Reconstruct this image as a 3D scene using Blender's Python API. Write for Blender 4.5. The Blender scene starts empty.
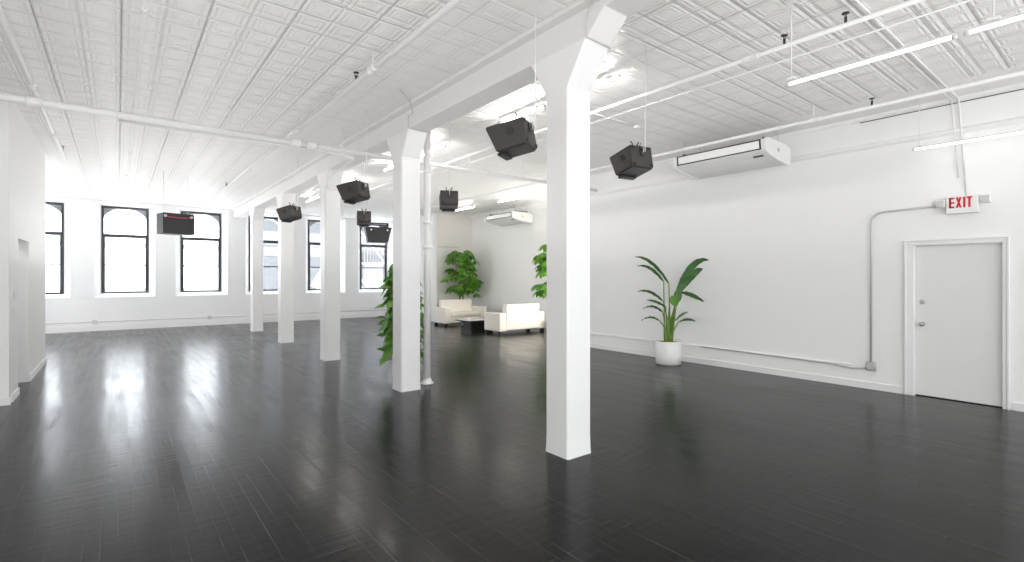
import bpy, bmesh, math, random
from mathutils import Vector, Matrix
random.seed(7)
PI = math.pi
sc = bpy.context.scene
COL = sc.collection
H = 3.95          # ceiling height
CAMZ = 1.62

# ------------------------------------------------------------------ helpers
def V(*a): return Vector(a)

class MB:
    """collects shapes and links them as one mesh object"""
    def __init__(s): s.bm = bmesh.new()
    def hull(s, pts, faces):
        vs = [s.bm.verts.new(p) for p in pts]
        for f in faces:
            try: s.bm.faces.new([vs[i] for i in f])
            except ValueError: pass
        return s
    def box(s, x0, x1, y0, y1, z0, z1):
        p = [(x0,y0,z0),(x1,y0,z0),(x1,y1,z0),(x0,y1,z0),(x0,y0,z1),(x1,y0,z1),(x1,y1,z1),(x0,y1,z1)]
        return s.hull(p, [(0,3,2,1),(4,5,6,7),(0,1,5,4),(1,2,6,5),(2,3,7,6),(3,0,4,7)])
    def prism(s, poly, a0, a1, axis='z'):
        """poly: 2D outline, extruded on axis. axis z: (x,y); x: (y,z); y: (x,z)"""
        def P(u, v, a):
            return (u,v,a) if axis == 'z' else ((a,u,v) if axis == 'x' else (u,a,v))
        n = len(poly)
        pts = [P(u,v,a0) for u,v in poly] + [P(u,v,a1) for u,v in poly]
        fs = [tuple(range(n-1,-1,-1)), tuple(range(n,2*n))]
        fs += [(i,(i+1)%n,n+(i+1)%n,n+i) for i in range(n)]
        return s.hull(pts, fs)
    def tube(s, path, r, seg=10, caps=True):
        path = [Vector(p) for p in path]
        n = len(path)
        rs = r if isinstance(r, (list,tuple)) else [r]*n
        rings = []; up = None
        for i, p in enumerate(path):
            if i == 0: t = path[1]-p
            elif i == n-1: t = p-path[i-1]
            else: t = (path[i+1]-p).normalized() + (p-path[i-1]).normalized()
            t = t.normalized()
            if up is None:
                up = Vector((0,0,1)) if abs(t.z) < .9 else Vector((1,0,0))
            a = t.cross(up)
            if a.length < 1e-5: a = t.cross(Vector((0,1,0)))
            a.normalize(); b = a.cross(t).normalized(); up = b
            rings.append([s.bm.verts.new(p + (a*math.cos(2*PI*k/seg) + b*math.sin(2*PI*k/seg))*rs[i]) for k in range(seg)])
        for i in range(n-1):
            for k in range(seg):
                f = s.bm.faces.new([rings[i][k], rings[i][(k+1)%seg], rings[i+1][(k+1)%seg], rings[i+1][k]])
                f.smooth = True
        if caps:
            s.bm.faces.new(rings[0][::-1]); s.bm.faces.new(rings[-1])
        return s
    def lathe(s, prof, c=(0,0,0), seg=32):
        rings = []
        for r, z in prof:
            rings.append([s.bm.verts.new((c[0]+r*math.cos(2*PI*k/seg), c[1]+r*math.sin(2*PI*k/seg), c[2]+z)) for k in range(seg)])
        for i in range(len(rings)-1):
            for k in range(seg):
                f = s.bm.faces.new([rings[i][k], rings[i][(k+1)%seg], rings[i+1][(k+1)%seg], rings[i+1][k]])
                f.smooth = True
        s.bm.faces.new(rings[0][::-1]); s.bm.faces.new(rings[-1])
        return s
    def leaf(s, base, d, n, L, W, droop=.5, fold=.15, heart=False, seg=6, curl=0.0):
        """blade from base along d, face normal n, bending downwards"""
        d = Vector(d).normalized(); n = Vector(n)
        side = d.cross(n)
        if side.length < 1e-4: side = d.cross(Vector((1,0,.1)))
        side.normalize(); n = side.cross(d).normalized()
        p = Vector(base); prev = None
        for i in range(seg+1):
            t = i/seg
            if heart:
                w = W*.5*(math.sin(PI*min(1,t*1.05+.22))**.8 if t < .95 else 0.02)
            else:
                w = W*.5*(math.sin(PI*(t**.8))**.75 if 0 < t < 1 else .04)
            w = max(w, W*.015)
            a = p + side*w + n*fold*w; b = p - side*w + n*fold*w
            if heart and i == 0:
                a -= d*L*.12; b -= d*L*.12
            row = [s.bm.verts.new(a), s.bm.verts.new(p), s.bm.verts.new(b)]
            if prev:
                for k in (0,1):
                    f = s.bm.faces.new([prev[k], prev[k+1], row[k+1], row[k]]); f.smooth = True
            prev = row
            ang = droop/seg
            d = (d + Vector((0,0,-1))*ang).normalized()
            n = side.cross(d).normalized()
            p = p + d*(L/seg)
        return s
    def xf(s, m):
        s.bm.transform(m); return s
    def build(s, name, mat, parent=None, loc=None, bevel=0, bseg=2, wn=False):
        me = bpy.data.meshes.new(name)
        bmesh.ops.recalc_face_normals(s.bm, faces=s.bm.faces) if s.closed() else None
        s.bm.to_mesh(me); s.bm.free()
        o = bpy.data.objects.new(name, me); COL.objects.link(o)
        if mat: me.materials.append(mat)
        if parent is not None: o.parent = parent
        if loc is not None: o.location = loc
        if bevel:
            b = o.modifiers.new('bevel','BEVEL'); b.width = bevel; b.segments = bseg; b.limit_method = 'ANGLE'; b.angle_limit = .6
            for p in me.polygons: p.use_smooth = True
            try:
                me.set_sharp_from_angle(angle=.6)
            except Exception: pass
            b.harden_normals = False
        return o
    def closed(s):
        return all(len(e.link_faces) == 2 for e in s.bm.edges)

def tag(o, label=None, cat=None, group=None, kind=None):
    if label: o['label'] = label
    if cat: o['category'] = cat
    if group: o['group'] = group
    if kind: o['kind'] = kind
    return o
def empty(name, loc=(0,0,0), rz=0, label=None, cat=None, group=None, kind=None):
    o = bpy.data.objects.new(name, None); COL.objects.link(o)
    o.location = loc; o.rotation_euler = (0,0,rz); o.empty_display_size = .1
    return tag(o, label, cat, group, kind)
def struct(o): o['kind'] = 'structure'; return o
def copy_tree(o, parent=None):
    c = o.copy(); COL.objects.link(c)
    if parent is not None: c.parent = parent
    for ch in list(o.children): copy_tree(ch, c)
    return c

# ------------------------------------------------------------------ materials
def mat(name, col, rough=.5, metal=0, spec=.5, bump=0, bscale=40, var=0, vscale=3, emit=None, estr=0, sss=0):
    m = bpy.data.materials.new(name); m.use_nodes = True
    nt = m.node_tree; b = nt.nodes['Principled BSDF']
    b.inputs['Base Color'].default_value = (*col,1)
    b.inputs['Roughness'].default_value = rough
    b.inputs['Metallic'].default_value = metal
    b.inputs['Specular IOR Level'].default_value = spec
    tc = nt.nodes.new('ShaderNodeTexCoord')
    if bump:
        n = nt.nodes.new('ShaderNodeTexNoise'); n.inputs['Scale'].default_value = bscale; n.inputs['Detail'].default_value = 3
        nt.links.new(tc.outputs['Object'], n.inputs['Vector'])
        bp = nt.nodes.new('ShaderNodeBump'); bp.inputs['Strength'].default_value = bump; bp.inputs['Distance'].default_value = .01
        nt.links.new(n.outputs['Fac'], bp.inputs['Height']); nt.links.new(bp.outputs['Normal'], b.inputs['Normal'])
    if var:
        n = nt.nodes.new('ShaderNodeTexNoise'); n.inputs['Scale'].default_value = vscale; n.inputs['Detail'].default_value = 4
        nt.links.new(tc.outputs['Object'], n.inputs['Vector'])
        r = nt.nodes.new('ShaderNodeMapRange'); r.inputs['To Min'].default_value = 1-var; r.inputs['To Max'].default_value = 1+var
        nt.links.new(n.outputs['Fac'], r.inputs['Value'])
        mx = nt.nodes.new('ShaderNodeMixRGB'); mx.blend_type = 'MULTIPLY'; mx.inputs['Fac'].default_value = 1
        mx.inputs['Color1'].default_value = (*col,1)
        nt.links.new(r.outputs['Result'], mx.inputs['Color2']); nt.links.new(mx.outputs['Color'], b.inputs['Base Color'])
    if emit:
        b.inputs['Emission Color'].default_value = (*emit,1); b.inputs['Emission Strength'].default_value = estr
    return m

M = {}
M['wall']   = mat('wall_paint', (.90,.90,.897), .6, bump=.12, bscale=9, var=.012)
M['brickwall'] = mat('painted_brick', (.90,.905,.91), .55, bump=.3, bscale=14, var=.015)
M['cream']  = mat('warm_white_wall', (.88,.85,.81), .6, bump=.1, bscale=9, var=.012)  # slightly warmer white than the other walls
M['column'] = mat('column_gloss_paint', (.86,.86,.865), .32, bump=.35, bscale=7, var=.012)
M['beam']   = mat('beam_paint', (.80,.79,.785), .5, bump=.15, bscale=5, var=.015)
M['pipe']   = mat('white_painted_pipe', (.84,.835,.83), .38, bump=.1, bscale=20)
M['trim']   = mat('white_gloss_trim', (.86,.86,.86), .35)
M['door']   = mat('door_paint', (.80,.81,.79), .45, bump=.05, bscale=6, var=.01)
M['dooredge'] = mat('door_gap_dark', (.02,.02,.02), .8)
M['steel']  = mat('brushed_steel', (.55,.54,.52), .3, metal=1)
M['conduit']= mat('conduit_painted_grey', (.60,.59,.57), .4, metal=.2)
M['winframe'] = mat('window_frame_dark', (.05,.052,.058), .45)
M['spk']    = mat('speaker_cabinet_brown', (.042,.036,.033), .55, bump=.3, bscale=120)
M['spkblk'] = mat('speaker_black', (.012,.013,.014), .45, bump=.3, bscale=120)
M['grille'] = mat('speaker_grille', (.02,.02,.021), .6)
M['red_cable'] = mat('red_cable', (.55,.04,.09), .5)
M['ac']     = mat('ac_plastic', (.84,.84,.83), .35)
M['acdark'] = mat('ac_dark_slot', (.02,.02,.02), .5)
M['sofa']   = mat('cream_leather', (.86,.81,.73), .42, bump=.15, bscale=25)
M['foot']   = mat('dark_foot', (.03,.028,.027), .4)
M['blackgloss'] = mat('black_lacquer', (.012,.012,.013), .15)
M['glass_top'] = mat('table_top_white', (.75,.76,.74), .12)
M['pot']    = mat('white_ceramic', (.88,.88,.87), .3)
M['soil']   = mat('potting_soil', (.05,.035,.02), .9, bump=.8, bscale=60)
M['moss']   = mat('moss_topping', (.20,.24,.03), .9, bump=.8, bscale=60)
M['red']    = mat('exit_red', (.62,.01,.02), .4)
M['signwhite'] = mat('sign_white', (.86,.86,.85), .4)
M['lens']   = mat('lamp_lens', (.62,.61,.58), .15)
M['tubecap']= mat('light_end_cap', (.70,.70,.69), .4)
M['facade'] = mat('facade_stone', (.15,.152,.158), .8, bump=.2, bscale=2, var=.08, vscale=.6)
M['facade2']= mat('facade_light', (.34,.34,.34), .8, var=.04, vscale=.6)
M['fglass'] = mat('facade_glass', (.06,.066,.072), .5)
M['street'] = mat('street_concrete', (.6,.6,.6), .8)
M['masonry']= mat('arch_masonry', (.42,.42,.43), .8)
M['stem']   = mat('green_stem', (.16,.27,.05), .45)
M['bark']   = mat('trunk_bark', (.20,.14,.09), .8, bump=.5, bscale=40)

def leafmat(name, c1, c2, scale=6, rough=.35):
    m = bpy.data.materials.new(name); m.use_nodes = True; nt = m.node_tree; b = nt.nodes['Principled BSDF']
    tc = nt.nodes.new('ShaderNodeTexCoord'); n = nt.nodes.new('ShaderNodeTexNoise'); n.inputs['Scale'].default_value = scale
    nt.links.new(tc.outputs['Object'], n.inputs['Vector'])
    cr = nt.nodes.new('ShaderNodeValToRGB'); cr.color_ramp.elements[0].position = .35; cr.color_ramp.elements[1].position = .65
    cr.color_ramp.elements[0].color = (*c1,1); cr.color_ramp.elements[1].color = (*c2,1)
    nt.links.new(n.outputs['Fac'], cr.inputs['Fac']); nt.links.new(cr.outputs['Color'], b.inputs['Base Color'])
    b.inputs['Roughness'].default_value = rough
    tr = nt.nodes.new('ShaderNodeBsdfTranslucent'); nt.links.new(cr.outputs['Color'], tr.inputs['Color'])
    mx = nt.nodes.new('ShaderNodeMixShader'); mx.inputs['Fac'].default_value = .3
    out = nt.nodes['Material Output']
    nt.links.new(b.outputs['BSDF'], mx.inputs[1]); nt.links.new(tr.outputs['BSDF'], mx.inputs[2]); nt.links.new(mx.outputs['Shader'], out.inputs['Surface'])
    return m
M['leaf_vine'] = leafmat('vine_leaf', (.08,.28,.03), (.24,.50,.07), 5)
M['leaf_scheff'] = leafmat('umbrella_tree_leaf', (.055,.22,.02), (.20,.42,.045), 4)
M['leaf_bop'] = leafmat('bird_of_paradise_leaf', (.05,.13,.05), (.12,.25,.09), 4)
M['leaf_bop_light'] = leafmat('bird_of_paradise_young_leaf', (.08,.25,.03), (.14,.35,.05), 4)

# window glass: a thin clear pane
g = bpy.data.materials.new('window_glass'); g.use_nodes = True; nt = g.node_tree; nt.nodes.clear()
o_ = nt.nodes.new('ShaderNodeOutputMaterial'); t_ = nt.nodes.new('ShaderNodeBsdfTransparent'); gl = nt.nodes.new('ShaderNodeBsdfGlossy')
gl.inputs['Roughness'].default_value = .03; t_.inputs['Color'].default_value = (.96,.97,.98,1)
mx = nt.nodes.new('ShaderNodeMixShader'); mx.inputs['Fac'].default_value = .06
nt.links.new(t_.outputs[0], mx.inputs[1]); nt.links.new(gl.outputs[0], mx.inputs[2]); nt.links.new(mx.outputs[0], o_.inputs['Surface'])
M['glass'] = g

def emat(name, col, s):
    m = bpy.data.materials.new(name); m.use_nodes = True; nt = m.node_tree; nt.nodes.clear()
    o = nt.nodes.new('ShaderNodeOutputMaterial'); e = nt.nodes.new('ShaderNodeEmission')
    e.inputs['Color'].default_value = (*col,1); e.inputs['Strength'].default_value = s
    nt.links.new(e.outputs[0], o.inputs['Surface']); return m
TUBE = 6.0
M['tube'] = emat('led_tube', (1,.985,.96), TUBE)
M['tube_warm'] = emat('led_tube_warm', (1,.94,.85), 30)
M['tube_bright'] = emat('led_tube_bright', (1,.97,.93), 60)

# ---- pressed tin ceiling
def tin_material():
    m = bpy.data.materials.new('pressed_tin_ceiling'); m.use_nodes = True; nt = m.node_tree; N = nt.nodes; Lk = nt.links
    b = N['Principled BSDF']; b.inputs['Roughness'].default_value = .42
    tc = N.new('ShaderNodeTexCoord'); sep = N.new('ShaderNodeSeparateXYZ'); Lk.new(tc.outputs['Object'], sep.inputs[0])
    def math_(op, a, bb=None, c=None):
        n = N.new('ShaderNodeMath'); n.operation = op
        for i, x in enumerate((a,bb,c)):
            if x is None: continue
            if isinstance(x, (int,float)): n.inputs[i].default_value = x
            else: Lk.new(x, n.inputs[i])
        return n.outputs[0]
    def cell(out, size, off=0):   # 0 at cell edge, .5 at centre
        f = math_('FRACT', math_('DIVIDE', math_('ADD', out, 100+off), size))
        return math_('PINGPONG', f, .5)
    def ridge(x, c, w):           # triangular ridge at x=c
        return math_('MAXIMUM', math_('SUBTRACT', 1, math_('DIVIDE', math_('ABSOLUTE', math_('SUBTRACT', x, c)), w)), 0)
    ux = cell(sep.outputs['X'], .305, .015); uy = cell(sep.outputs['Y'], .305, 0)
    mn = math_('MINIMUM', ux, uy)
    r1 = ridge(mn, .16, .05)          # inner square moulding
    r2 = ridge(mn, .30, .04)
    edge = ridge(mn, 0, .055)
    seamx = ridge(cell(sep.outputs['X'], .61, .015), 0, .011)
    seamy = ridge(cell(sep.outputs['Y'], 1.22, 0), 0, .006)
    vy = cell(sep.outputs['Y'], .61, .1)
    bar = ridge(vy, 0, .05)
    hgt = math_('ADD', math_('MULTIPLY', r1, .5), math_('MULTIPLY', r2, .25))
    hgt = math_('ADD', hgt, math_('MULTIPLY', edge, .75))
    hgt = math_('ADD', hgt, math_('MULTIPLY', bar, .8))
    hgt = math_('SUBTRACT', hgt, math_('MULTIPLY', math_('MAXIMUM', seamx, seamy), 1.1))
    rows = ridge(cell(sep.outputs['Y'], .305, 0), 0, .12)
    hgt = math_('ADD', hgt, math_('MULTIPLY', rows, .9))
    border = math_('MULTIPLY', math_('LESS_THAN', sep.outputs['X'], 7.8), math_('SUBTRACT', 1, math_('MULTIPLY', math_('MULTIPLY', math_('GREATER_THAN', sep.outputs['X'], 2.2), math_('LESS_THAN', sep.outputs['X'], 3.13)), .65)))
    wide = math_('GREATER_THAN', sep.outputs['X'], 8.8)
    hgt = math_('MULTIPLY', hgt, math_('MAXIMUM', border, wide))
    no = N.new('ShaderNodeTexNoise'); no.inputs['Scale'].default_value = 2.2; no.inputs['Detail'].default_value = 5
    Lk.new(tc.outputs['Object'], no.inputs['Vector'])
    hgt = math_('ADD', hgt, math_('MULTIPLY', no.outputs['Fac'], 2.0))
    bp = N.new('ShaderNodeBump'); bp.inputs['Strength'].default_value = 1.0; bp.inputs['Distance'].default_value = .014; bp.invert = True
    Lk.new(hgt, bp.inputs['Height']); Lk.new(bp.outputs['Normal'], b.inputs['Normal'])
    # real dirt / open joints along some seams
    n2 = N.new('ShaderNodeTexNoise'); n2.inputs['Scale'].default_value = .8; Lk.new(tc.outputs['Object'], n2.inputs['Vector'])
    dirt = math_('MULTIPLY', math_('MAXIMUM', seamx, seamy), math_('MULTIPLY', math_('SUBTRACT', n2.outputs['Fac'], .38), 2.4))
    cl = N.new('ShaderNodeClamp'); Lk.new(dirt, cl.inputs[0])
    mx = N.new('ShaderNodeMixRGB'); mx.inputs['Color1'].default_value = (.91,.90,.89,1); mx.inputs['Color2'].default_value = (.42,.41,.40,1)
    Lk.new(cl.outputs[0], mx.inputs['Fac'])
    g2 = math_('MULTIPLY', math_('MAXIMUM', r1, edge), .10)
    mx2 = N.new('ShaderNodeMixRGB'); mx2.inputs['Color2'].default_value = (.62,.61,.60,1)
    Lk.new(mx.outputs[0], mx2.inputs['Color1']); Lk.new(g2, mx2.inputs['Fac'])
    Lk.new(mx2.outputs[0], b.inputs['Base Color'])
    return m
M['tin'] = tin_material()

# ---- black painted plank floor
def floor_material():
    m = bpy.data.materials.new('black_plank_floor'); m.use_nodes = True; nt = m.node_tree; N = nt.nodes; Lk = nt.links
    b = N['Principled BSDF']
    tc = N.new('ShaderNodeTexCoord')
    mp = N.new('ShaderNodeMapping'); mp.inputs['Rotation'].default_value = (0,0,PI/2); Lk.new(tc.outputs['Object'], mp.inputs['Vector'])
    br = N.new('ShaderNodeTexBrick'); Lk.new(mp.outputs[0], br.inputs['Vector'])
    br.inputs['Scale'].default_value = 1; br.inputs['Brick Width'].default_value = 2.1; br.inputs['Row Height'].default_value = .083
    br.inputs['Mortar Size'].default_value = .0014; br.inputs['Mortar Smooth'].default_value = .3; br.offset = .37; br.offset_frequency = 3
    br.inputs['Color1'].default_value = (0,0,0,1); br.inputs['Color2'].default_value = (1,1,1,1); br.inputs['Mortar'].default_value = (.5,.5,.5,1)
    st = N.new('ShaderNodeMapping'); st.inputs['Scale'].default_value = (9,.7,1); Lk.new(tc.outputs['Object'], st.inputs['Vector'])
    n1 = N.new('ShaderNodeTexNoise'); n1.inputs['Scale'].default_value = 1.3; n1.inputs['Detail'].default_value = 5; Lk.new(st.outputs[0], n1.inputs['Vector'])
    n2 = N.new('ShaderNodeTexNoise'); n2.inputs['Scale'].default_value = .9; n2.inputs['Detail'].default_value = 6; Lk.new(tc.outputs['Object'], n2.inputs['Vector'])
    n3 = N.new('ShaderNodeTexNoise'); n3.inputs['Scale'].default_value = 22; n3.inputs['Detail'].default_value = 4; Lk.new(tc.outputs['Object'], n3.inputs['Vector'])
    def mr(x, a0, a1, b0, b1):
        r = N.new('ShaderNodeMapRange'); r.inputs[1].default_value = a0; r.inputs[2].default_value = a1; r.inputs[3].default_value = b0; r.inputs[4].default_value = b1
        Lk.new(x, r.inputs[0]); return r.outputs[0]
    def ma(op, a, c):
        n = N.new('ShaderNodeMath'); n.operation = op
        for i, x in enumerate((a,c)):
            if isinstance(x, (int,float)): n.inputs[i].default_value = x
            else: Lk.new(x, n.inputs[i])
        return n.outputs[0]
    # base colour: near black, a little worn
    wear = mr(n2.outputs['Fac'], .42, .7, 0, .6)
    m1 = N.new('ShaderNodeMixRGB'); m1.inputs['Color1'].default_value = (.0018,.0017,.002,1); m1.inputs['Color2'].default_value = (.006,.0055,.005,1); Lk.new(wear, m1.inputs['Fac'])
    m2 = N.new('ShaderNodeMixRGB'); m2.blend_type = 'ADD'; m2.inputs['Color2'].default_value = (.0015,.0014,.0013,1); Lk.new(br.outputs['Color'], m2.inputs['Fac']); Lk.new(m1.outputs[0], m2.inputs['Color1'])
    # scuffed light plank edges here and there
    ed = ma('MULTIPLY', br.outputs['Fac'], mr(n1.outputs['Fac'], .48, .66, 0, .9))
    m3 = N.new('ShaderNodeMixRGB'); m3.inputs['Color2'].default_value = (.17,.16,.155,1); Lk.new(ed, m3.inputs['Fac']); Lk.new(m2.outputs[0], m3.inputs['Color1'])
    sp = mr(n3.outputs['Fac'], .76, .84, 0, .35)
    m4 = N.new('ShaderNodeMixRGB'); m4.inputs['Color2'].default_value = (.14,.13,.12,1); Lk.new(sp, m4.inputs['Fac']); Lk.new(m3.outputs[0], m4.inputs['Color1'])
    Lk.new(m4.outputs[0], b.inputs['Base Color'])
    ro = ma('ADD', mr(n2.outputs['Fac'], .3, .7, .15, .20), mr(n1.outputs['Fac'], .3, .7, -.03, .05))
    ro = ma('ADD', ro, ma('MULTIPLY', br.outputs['Color'], .05))
    Lk.new(ro, b.inputs['Roughness'])
    b.inputs['Specular IOR Level'].default_value = .16
    h = ma('ADD', ma('MULTIPLY', br.outputs['Fac'], -1.0), ma('MULTIPLY', br.outputs['Color'], .35))
    h = ma('ADD', h, ma('MULTIPLY', n1.outputs['Fac'], .9))
    s4 = N.new('ShaderNodeMapping'); s4.inputs['Scale'].default_value = (2.5,15,1); Lk.new(tc.outputs['Object'], s4.inputs['Vector'])
    n4 = N.new('ShaderNodeTexNoise'); n4.inputs['Scale'].default_value = 1.0; n4.inputs['Detail'].default_value = 2; Lk.new(s4.outputs[0], n4.inputs['Vector'])
    h = ma('ADD', h, ma('MULTIPLY', n2.outputs['Fac'], 1.0))
    h = ma('ADD', h, ma('MULTIPLY', n4.outputs['Fac'], 1.2))
    h = ma('ADD', h, ma('MULTIPLY', n3.outputs['Fac'], .15))
    bp = N.new('ShaderNodeBump'); bp.inputs['Strength'].default_value = .42; bp.inputs['Distance'].default_value = .0035
    Lk.new(h, bp.inputs['Height']); Lk.new(bp.outputs['Normal'], b.inputs['Normal'])
    return m
M['floor'] = floor_material()

# ------------------------------------------------------------------ the room shell
WY = 19.5
XL, XR, YB = -4.6, 13.4, -6.0
struct(MB().box(XL, XR, YB, WY+.35, -.12, 0).build('floor', M['floor']))
struct(MB().box(XL, XR, YB, WY+.35, H, H+.12).build('ceiling', M['tin']))

# window wall: piers with splayed jambs, sloping sills and lintels
WX0 = [-2.424 + 2.03*k for k in range(6)]       # left edge of each window unit
WW = 1.163
ZS, ZT = 1.11, 3.81
w = MB()
edges = [(XL, XL)] + [(x, x+WW) for x in WX0] + [(XR, XR)]
for i in range(len(edges)-1):
    a, b = edges[i][1], edges[i+1][0]
    ia = a + (.165 if i > 0 else 0); ib = b - (.165 if i+1 < len(edges)-1 else 0)
    w.prism([(ia, WY), (ib, WY), (b, WY+.33), (b, WY+.42), (a, WY+.42), (a, WY+.33)], 1.0, H, 'z')
w.prism([(WY, 0), (WY, 1.01), (WY+.30, 1.10), (WY+.42, 1.10), (WY+.42, 0)], XL, XR, 'x')
w.prism([(WY+.02, 3.90), (WY+.02, H), (WY+.42, H), (WY+.42, 3.81), (WY+.30, 3.81)], XL, XR, 'x')
struct(w.build('wall_front', M['brickwall']))

def make_window(n, x, arch=True):
    fr = empty('window_%d' % n, (x, WY+.30, ZS), kind='structure')
    hgt = ZT-ZS; t = .055
    f = MB()
    f.box(0, t, 0, .09, 0, hgt).box(WW-t, WW, 0, .09, 0, hgt)
    f.box(t, WW-t, 0, .09, 0, .06).box(t, WW-t, 0, .09, hgt-.07, hgt)
    f.box(t, WW-t, -.01, .09, 1.74, 1.84)
    f.box(t, WW-t, .02, .07, .865, .905)
    f.box(t, t+.03, .015, .07, .06, 1.74).box(WW-t-.03, WW-t, .015, .07, .06, 1.74)
    f.build('window_frame', M['winframe'], fr)
    for z0, z1, yy in ((.06,.865,.06), (.905,1.74,.035), (1.84,hgt-.07,.05)):
        MB().box(t, WW-t, yy, yy+.006, z0, z1).build('pane', M['glass'], fr)
    # masonry arch seen through the glass
    a = MB(); cx = WW/2; top = hgt+.02; R = WW/2; spring = hgt-.50
    pts = []
    K = 14
    for s in (-1, 1):
        poly = [(cx+s*R*1.02, spring)]
        for k in range(K+1):
            th = (PI/2)*k/K
            poly.append((cx+s*R*.98*math.cos(th), spring + .46*math.sin(th)))
        poly += [(cx, top), (cx+s*R*1.02, top)]
        # fan of quads between the arch line and the head
        for k in range(K):
            p0 = poly[1+k]; p1 = poly[2+k]
            a.prism([p0, p1, (p1[0], top), (p0[0], top)], .10, .34, 'y')
    a.build('arch_masonry', M['masonry'], fr)
    return fr
for i, x in enumerate(WX0): make_window(i+1, x)

# left partition block with a doorway in it
PX = -1.085
w = MB()
w.box(-4.6, PX, 8.92, 9.07, 0, H)                       # face towards the camera
w.box(PX-.14, PX, 9.07, 9.66, 0, H)
w.box(PX-.14, PX, 9.66, 10.70, 2.16, H)
w.box(PX-.14, PX, 10.70, 12.98, 0, H)
w.box(-4.6, PX-.14, 12.84, 12.98, 0, H)
struct(w.build('wall_partition', M['wall']))
struct(MB().box(-2.6, PX-.14, 10.70, 10.82, 0, 2.9).build('wall_doorway', M['wall']))
struct(MB().box(XL-.15, XL, YB, WY+.42, 0, H).build('wall_left', M['wall']))
struct(MB().box(PX, PX+.016, 9.07, 9.66, 0, .095).box(PX, PX+.016, 10.70, 12.98, 0, .095).box(-4.6, PX+.016, 8.904, 8.92, 0, .095).build('baseboard_left', M['trim']))

# right wall with the door opening, the return, the recess behind the lounge
RX = 8.55
DY0, DY1, DZ = 1.10, 1.96, 2.04
w = MB()
w.box(RX, RX+.2, YB, DY0-.03, 0, H).box(RX, RX+.2, DY1+.03, 8.5, 0, H).box(RX, RX+.2, DY0-.03, DY1+.03, DZ+.03, H)
struct(w.build('wall_right', M['wall']))
struct(MB().box(RX+.2, 10.8, 8.3, 8.5, 0, H).build('wall_return', M['wall']))
struct(MB().box(10.6, 10.8, 8.5, 15.9, 0, H).build('wall_recess', M['wall']))
struct(MB().box(9.05, 10.8, 15.9, 16.1, 0, H).build('wall_lounge', M['cream']))
struct(MB().box(9.05, 9.2, 16.1, WY, 0, H).build('wall_closet', M['wall']))
struct(MB().box(RX-.016, RX, 2.07, 8.5, 0, .10).box(RX-.016, RX, YB, 1.0, 0, .10).build('baseboard_right', M['trim']))
struct(MB().box(10.584, 10.6, 8.5, 15.9, 0, .10).box(9.05, 10.584, 15.884, 15.9, 0, .10).build('baseboard_recess', M['trim']))
struct(MB().box(XL, 9.05, WY-.018, WY, 0, .15).build('baseboard_front', M['trim']))
# thin ledge and heavy upper band on the right wall
struct(MB().prism([(RX, 3.47), (RX-.035, 3.50), (RX-.035, 3.52), (RX, 3.56)], YB, 8.5, 'y').build('trim_1', M['wall']))
struct(MB().prism([(RX, 3.89), (RX-.03, 3.92), (RX-.04, 3.95), (RX, 3.95)], YB, 8.5, 'y').build('trim_2', M['wall']))
struct(MB().prism([(10.6, 3.80), (10.55, 3.86), (10.48, 3.95), (10.6, 3.95)], 8.5, 15.9, 'y').build('trim_3', M['wall']))
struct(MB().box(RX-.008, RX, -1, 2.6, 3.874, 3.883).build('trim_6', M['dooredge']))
# low chair-rail ledge behind the palm
struct(MB().box(RX-.022, RX, 2.7, 8.5, .32, .335).build('trim_4', M['wall']))
# rear wall behind the viewer with its own tall windows
w = MB()
rear = [(-3.6+2.6*k, -2.0+2.6*k) for k in range(5)]
ed = [(XL, XL)] + rear + [(RX+.2, RX+.2)]
for i in range(len(ed)-1): w.box(ed[i][1], ed[i+1][0], YB-.25, YB, 0, H)
for a, b in rear: w.box(a, b, YB-.25, YB, 0, .9).box(a, b, YB-.25, YB, 3.7, H)
struct(w.build('wall_rear', M['wall']))

# ---- door
d = empty('door_1', (RX, DY0, 0), kind='structure')
MB().box(.055, .10, 0, DY1-DY0, .012, DZ).build('door_leaf', M['door'], d, bevel=.002)
f = MB()
for y0, y1, z1 in ((-.06, -.005, DZ+.07), (DY1-DY0+.005, DY1-DY0+.10, DZ+.07)):
    f.box(-.025, .0, y0, y1, 0, DZ+.01)
f.box(-.025, 0, -.06, DY1-DY0+.10, DZ+.01, DZ+.07)
f.box(-.04, -.026, -.07, -.045, 0, DZ+.06).box(-.04, -.026, DY1-DY0+.085, DY1-DY0+.11, 0, DZ+.06).box(-.04, -.026, -.07, DY1-DY0+.11, DZ+.061, DZ+.082)
f.box(.001, .08, -.029, -.002, 0, DZ).box(.001, .08, DY1-DY0+.002, DY1-DY0+.029, 0, DZ).box(.001, .08, -.029, DY1-DY0+.029, DZ+.001, DZ+.029)
f.build('door_frame', M['trim'], d, bevel=.004)
MB().box(.05, .2, -.03, DY1-DY0+.03, 0, .011).build('threshold', M['dooredge'], d)
ky = DY1-DY0-.07
kn = MB().lathe([(.001,0),(.028,.002),(.030,.010),(.012,.014),(.011,.035),(.026,.045),(.029,.060),(.022,.072),(.001,.075)], seg=20)
kn.xf(Matrix.Translation((.055, ky, .98)) @ Matrix.Rotation(-PI/2, 4, 'Y')); kn.build('door_knob', M['steel'], d)
kn = MB().lathe([(.001,0),(.029,.002),(.030,.010),(.022,.018),(.018,.028),(.001,.030)], seg=20)
kn.xf(Matrix.Translation((.055, ky, 1.28)) @ Matrix.Rotation(-PI/2, 4, 'Y')); kn.build('deadbolt', M['steel'], d)

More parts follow.
